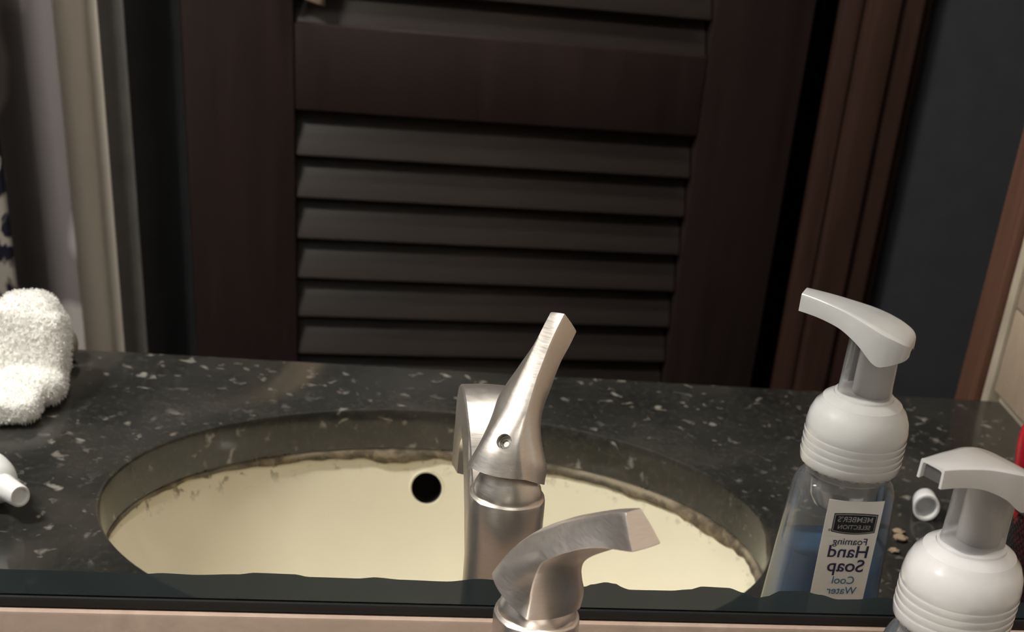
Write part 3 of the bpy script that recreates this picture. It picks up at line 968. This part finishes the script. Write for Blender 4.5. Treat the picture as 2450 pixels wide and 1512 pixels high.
emblem(0.0107, 0.1216, 0.1297, 0.0012, 'ink_black', 0.00038, 'emblem_field')
text("MEMBER'S", L0+0.0002, 0.1275, 0.0184, 'ink_grey', 0.00005, 0.95, lift=0.00048)
text('SELECTION', L0+0.0002, 0.1234, 0.0172, 'ink_grey', 0.00005, 0.95, lift=0.00048)

# ------------------------------------------------------------------ small things on the counter
def washcloth():
    bm = bmesh.new()
    def blob(cx, cy, cz, sx, sy, sz, e=2.6, rot=0.0, tilt_=0.0):
        g = bmesh.ops.create_icosphere(bm, subdivisions=4, radius=1.0)
        for v in g['verts']:
            p = v.co
            q = Vector([math.copysign(abs(c)**(2/e), c) for c in p])
            s = max(abs(q.x), abs(q.y), abs(q.z))
            nrm = (abs(p.x)**e+abs(p.y)**e+abs(p.z)**e)**(1/e)
            q = Vector((p.x, p.y, p.z))/nrm
            q = Vector((q.x*sx, q.y*sy, q.z*sz))
            q = Matrix.Rotation(rot, 3, 'Z') @ (Matrix.Rotation(tilt_, 3, 'X') @ q)
            v.co = q+Vector((cx, cy, cz))
    # (real y is minus the mirrored depth)
    blob(-0.275, -0.486, 0.031, 0.1255, 0.026, 0.0255, 8, 0.0, 0.25)       # upright folded layers
    blob(-0.172, -0.490, 0.034, 0.0195, 0.020, 0.0285, 3.6, 0, 0.25)       # peaked end
    blob(-0.172, -0.466, 0.0125, 0.023, 0.024, 0.0130, 2.8)                # rolled end at the bottom
    blob(-0.289, -0.440, 0.0105, 0.126, 0.025, 0.0100, 6.0, 0.05)          # flap lying forward
    me = bpy.data.meshes.new('tmp'); bm.to_mesh(me); bm.free()
    o = bpy.data.objects.new('washcloth', me); col.objects.link(o)
    md = o.modifiers.new('r', 'REMESH'); md.mode = 'VOXEL'; md.voxel_size = 0.0019
    sm = o.modifiers.new('s', 'SMOOTH'); sm.iterations = 6; sm.factor = 0.5
    bpy.context.view_layer.update()
    me2 = evaluated(o); o.modifiers.clear(); o.data = me2
    me2.update()
    nr = [v.normal.copy() for v in me2.vertices]
    for v, nn in zip(me2.vertices, nr):
        p = v.co
        d = 0.0022*noise.noise(p*24)+0.0010*noise.noise(p*75+Vector((3, 1, 2)))
        d += 0.0004*noise.noise(p*330)+0.0004*noise.noise(p*560+Vector((7, 2, 9)))
        v.co = p+nn*d
        if v.co.z < 0.0012: v.co.z = 0.0012+0.0004*abs(noise.noise(p*200))
    me2.materials.clear(); me2.materials.append(M['terry'])
    for p in me2.polygons: p.use_smooth = True
    return o
wc = tag(washcloth(), 'folded white terry washcloth lying on the granite counter', 'towel')
def terry_pile(o, count):
    """the loops of the terry: tiny curled blades standing on the cloth"""
    me = o.data
    tris = [(p.center.copy(), p.normal.copy()) for p in me.polygons if p.center.x > -0.33]
    V = []; F = []
    rnd = random.Random(3)
    for k in range(count):
        c, nn = tris[rnd.randrange(len(tris))]
        if c.z < 0.003 and nn.z < -0.3: continue
        c = c+Vector((rnd.uniform(-1, 1), rnd.uniform(-1, 1), rnd.uniform(-1, 1)))*0.0008
        j = Vector((rnd.uniform(-1, 1), rnd.uniform(-1, 1), rnd.uniform(-1.2, 0.6)))
        d = (nn+j*0.55).normalized()
        sd_ = d.cross(Vector((rnd.uniform(-1, 1), rnd.uniform(-1, 1), rnd.uniform(-1, 1)))).normalized()*rnd.uniform(0.00022, 0.00038)
        L = rnd.uniform(0.0008, 0.0018)
        m_ = c+d*L*0.6
        t_ = c+d*L+Vector((0, 0, -0.35*L))
        if min(t_.z, m_.z) < 0.0006: continue
        i = len(V)
        V += [c-sd_, c+sd_, m_-sd_*0.9, m_+sd_*0.9, t_]
        F += [(i, i+1, i+3, i+2), (i+2, i+3, i+4)]
    p = mesh_obj('terry_pile', V, F, 'pile', o, 179)
    p['kind'] = 'stuff'
terry_pile(wc, 36000)
# translucent lump beyond the cloth's end
bm = bmesh.new(); bmesh.ops.create_uvsphere(bm, u_segments=28, v_segments=18, radius=1.0)
for v in bm.verts:
    v.co = Vector((v.co.x*0.008, v.co.y*0.012, 0.0115+v.co.z*0.011+0.0008*noise.noise(v.co*3)))
o = bm_obj('soap_bar', bm, 'soap_bar', None, 179, (-0.157, -0.540, 0.0))
tag(o, 'small rounded whitish bar standing against the end of the washcloth', 'soap')

def squeeze_tube():
    t = empty('squeeze_tube', (-0.1634, -0.2880, 0.0162), math.atan2(0.76, 0.65)); tag(t, 'white squeeze tube lying on the counter with its cap toward the mirror', 'tube')
    R = []
    for x, ry, rz in ((-0.125, 0.022, 0.0008), (-0.118, 0.022, 0.001), (-0.10, 0.0205, 0.006), (-0.075, 0.0185, 0.0115), (-0.05, 0.0168, 0.0148), (-0.032, 0.0160, 0.0158), (-0.022, 0.0158, 0.0158), (-0.016, 0.0146, 0.0146), (-0.011, 0.0120, 0.0120), (-0.008, 0.0090, 0.0090), (-0.007, 0.006, 0.006)):
        R.append([(x, ry*math.cos(2*PI*k/40), rz*math.sin(2*PI*k/40)-(0.0158-rz)*0.95 if x < -0.03 else rz*math.sin(2*PI*k/40)) for k in range(40)])
    V, F = rings_mesh(R); mesh_obj('tube_body', V, F, 'white_plastic', t, 40)
    R = []
    for x, r in ((-0.0085, 0.0074), (-0.008, 0.0078), (0.0085, 0.0068), (0.0095, 0.0062), (0.0095, 0.0052), (0.0078, 0.0050), (0.0076, 0.0005)):
        R.append([(x, r*math.cos(2*PI*k/36), r*math.sin(2*PI*k/36)) for k in range(36)])
    V, F = rings_mesh(R); mesh_obj('screw_cap', V, F, 'white_plastic', t, 40)
    return t
squeeze_tube()

def loose_cap():
    R = []
    for x, r in ((-0.018, 0.0005), (-0.018, 0.0072), (-0.017, 0.0080), (0.0, 0.0094), (0.0006, 0.0092), (0.0006, 0.0078), (-0.0004, 0.0074), (-0.013, 0.0066), (-0.0135, 0.0005)):
        R.append([(r*math.cos(2*PI*k/40), -x, r*math.sin(2*PI*k/40)) for k in range(40)])
    R = [[(p[0], -p[1], p[2]) for p in r] for r in R]
    V, F = rings_mesh(R)
    o = mesh_obj('bottle_cap', V, F, 'white_plastic', None, 40, (0.4345, -0.330, 0.0095))
    o.rotation_euler = (math.radians(4), 0, math.radians(14))
    return tag(o, 'small white plastic cap lying open end toward the mirror', 'cap')
loose_cap()

crumb_txt = ('tan crumb with the rounded end, nearest the white cap', 'larger tan crumb beside the soap bottle', 'smallest tan crumb under the larger one')
for (x, y, s), tx in zip(((0.4085, -0.307, 0.0042), (0.4065, -0.297, 0.0050), (0.396, -0.279, 0.0036)), crumb_txt):
    bm = bmesh.new(); bmesh.ops.create_icosphere(bm, subdivisions=3, radius=1.0)
    for v in bm.verts:
        q = v.co.copy()
        v.co = Vector((q.x*s, q.y*s*0.8, q.z*s*0.32))*(1+0.6*noise.noise(q*1.8+Vector((x*90, 0, 0))))
    zmin = min(v.co.z for v in bm.verts)
    o = bm_obj('crumb', bm, 'crumb', None, 179, (x, y, -zmin+0.0002))
    tag(o, tx, 'crumb', 'crumbs on the granite')

# black mesh cup with a red handle in it
CUP = Vector((0.478, -0.205, 0.0))
cp = empty('mesh_cup', tuple(CUP)); tag(cp, 'black wire mesh cup standing near the end wall', 'cup')
def mesh_wall():
    nA, nZ = 72, 26
    V = []; E_ = []
    bm = bmesh.new()
    vs = []
    for j in range(nZ+1):
        zz = 0.003+0.067*j/nZ; r = 0.0335+(0.0425-0.0335)*j/nZ
        vs.append([bm.verts.new((r*math.cos(2*PI*(i+0.5*(j % 2))/nA), r*math.sin(2*PI*(i+0.5*(j % 2))/nA), zz)) for i in range(nA)])
    for j in range(0, nZ-1):
        for i in range(nA):
            if j % 2 == 0:
                f = (vs[j][i], vs[j+1][i], vs[j+2][i], vs[j+1][(i-1) % nA])
            else:
                f = (vs[j][i], vs[j+1][(i+1) % nA], vs[j+2][i], vs[j+1][i])
            bm.faces.new(f)
    o = bm_obj('mesh_wall', bm, 'black_metal', cp)
    md = o.modifiers.new('wire', 'WIREFRAME'); md.thickness = 0.0012; md.use_replace = True
    return o
mw_ = mesh_wall()
for nm, r, zz, th in (('top_rim', 0.0428, 0.0715, 0.0016), ('bottom_rim', 0.0337, 0.0022, 0.0018)):
    rings = [[Vector(((r+th*math.cos(2*PI*j/8))*math.cos(2*PI*k/60), (r+th*math.cos(2*PI*j/8))*math.sin(2*PI*k/60), zz+th*math.sin(2*PI*j/8))) for j in range(8)] for k in range(60)]
    rings.append(rings[0])
    V, F = rings_mesh(rings, False, False); mesh_obj(nm, V, F, 'black_metal', cp, 179)
lathe('cup_floor', [(0.0335, 0.001), (0.0335, 0.0022), (0.001, 0.0022)], 'black_metal', cp, 40)
def toothbrush():
    P = catmull([(0.4600, -0.206, 0.0085), (0.4530, -0.205, 0.030), (0.4435, -0.203, 0.060), (0.4325, -0.202, 0.100), (0.4285, -0.2015, 0.128)], 24)
    t = empty('toothbrush', tuple(P[0])); tag(t, 'red plastic handle standing in the black mesh cup', 'toothbrush')
    R = []
    for i, p in enumerate(P):
        u = i/23
        w_ = 0.0060*min(1, 0.35+2.2*u); end = math.sqrt(max(0.02, 1-max(0, (u-0.88)/0.125)**2)); w_ *= end
        R.append([tuple(p-P[0]+Vector((w_*1.05*math.cos(2*PI*k/20), w_*math.sin(2*PI*k/20), 0))) for k in range(20)])
    V, F = rings_mesh(R); mesh_obj('handle', V, F, 'red', t, 60)
    hb = box('brush_head', -0.006, 0.006, -0.003, 0.003, -0.004, 0.012, 'red', t, 0.0015)
    for i in range(3):
        box('bristle_tuft', 0.006, 0.014, -0.002, 0.002, -0.003+0.005*i, 0.0005+0.005*i, 'white_plastic', hb)
toothbrush()

# ------------------------------------------------------------------ vanity light above the mirror
vl = empty('vanity_light', (sum(LAMP_X)/4, 0.0, LAMP_Z)); tag(vl, 'four bulb nickel vanity light on the wall above the mirror', 'light')
LXc = sum(LAMP_X)/4
box('back_plate', LAMP_X[0]-0.06-LXc, LAMP_X[-1]+0.06-LXc, -0.018, 0.0075, -0.04, 0.04, 'nickel', vl, 0.006)
for x in LAMP_X:
    tube('arm', [(x-LXc, -0.016, 0.0), (x-LXc, -0.05, 0.03), (x-LXc, LAMP_Y+0.04, 0.085), (x-LXc, LAMP_Y, 0.090), (x-LXc, LAMP_Y, 0.075)], 0.007, 'nickel', vl, 14)
    s = lathe('socket', [(0.018, 0.080), (0.021, 0.076), (0.021, 0.056), (0.012, 0.042)], 'nickel', vl, 28, x-LXc, LAMP_Y)
    bm = bmesh.new(); bmesh.ops.create_uvsphere(bm, u_segments=28, v_segments=16, radius=0.036)
    bm_obj('bulb', bm, 'bulb', vl, 179, (x-LXc, LAMP_Y, -0.006))
    lathe('added_shade', [(0.021, 0.058), (0.032, 0.050), (0.040, 0.034), (0.0445, 0.012), (0.046, -0.006), (0.0448, -0.006), (0.043, 0.012), (0.0385, 0.033), (0.031, 0.0485), (0.0215, 0.056)], 'added_shade', vl, 40, x-LXc, LAMP_Y, close=(False, False))  # shades added to stop the bulbs lighting ceiling and walls

cl = empty('fill_dome', (0.25, -0.85, CEIL)); tag(cl, 'round white dome added on the ceiling as fill light', 'light')  # added fill dome, brightens the sides that face the camera
lathe('rim', [(0.150, -0.0005), (0.150, -0.018), (0.142, -0.022), (0.136, -0.018)], 'nickel', cl, 48, close=(False, False))
lathe('dome', [(0.136, -0.016), (0.128, -0.034), (0.100, -0.050), (0.060, -0.060), (0.002, -0.063)], 'dome', cl, 48, smooth=179, close=(True, True))
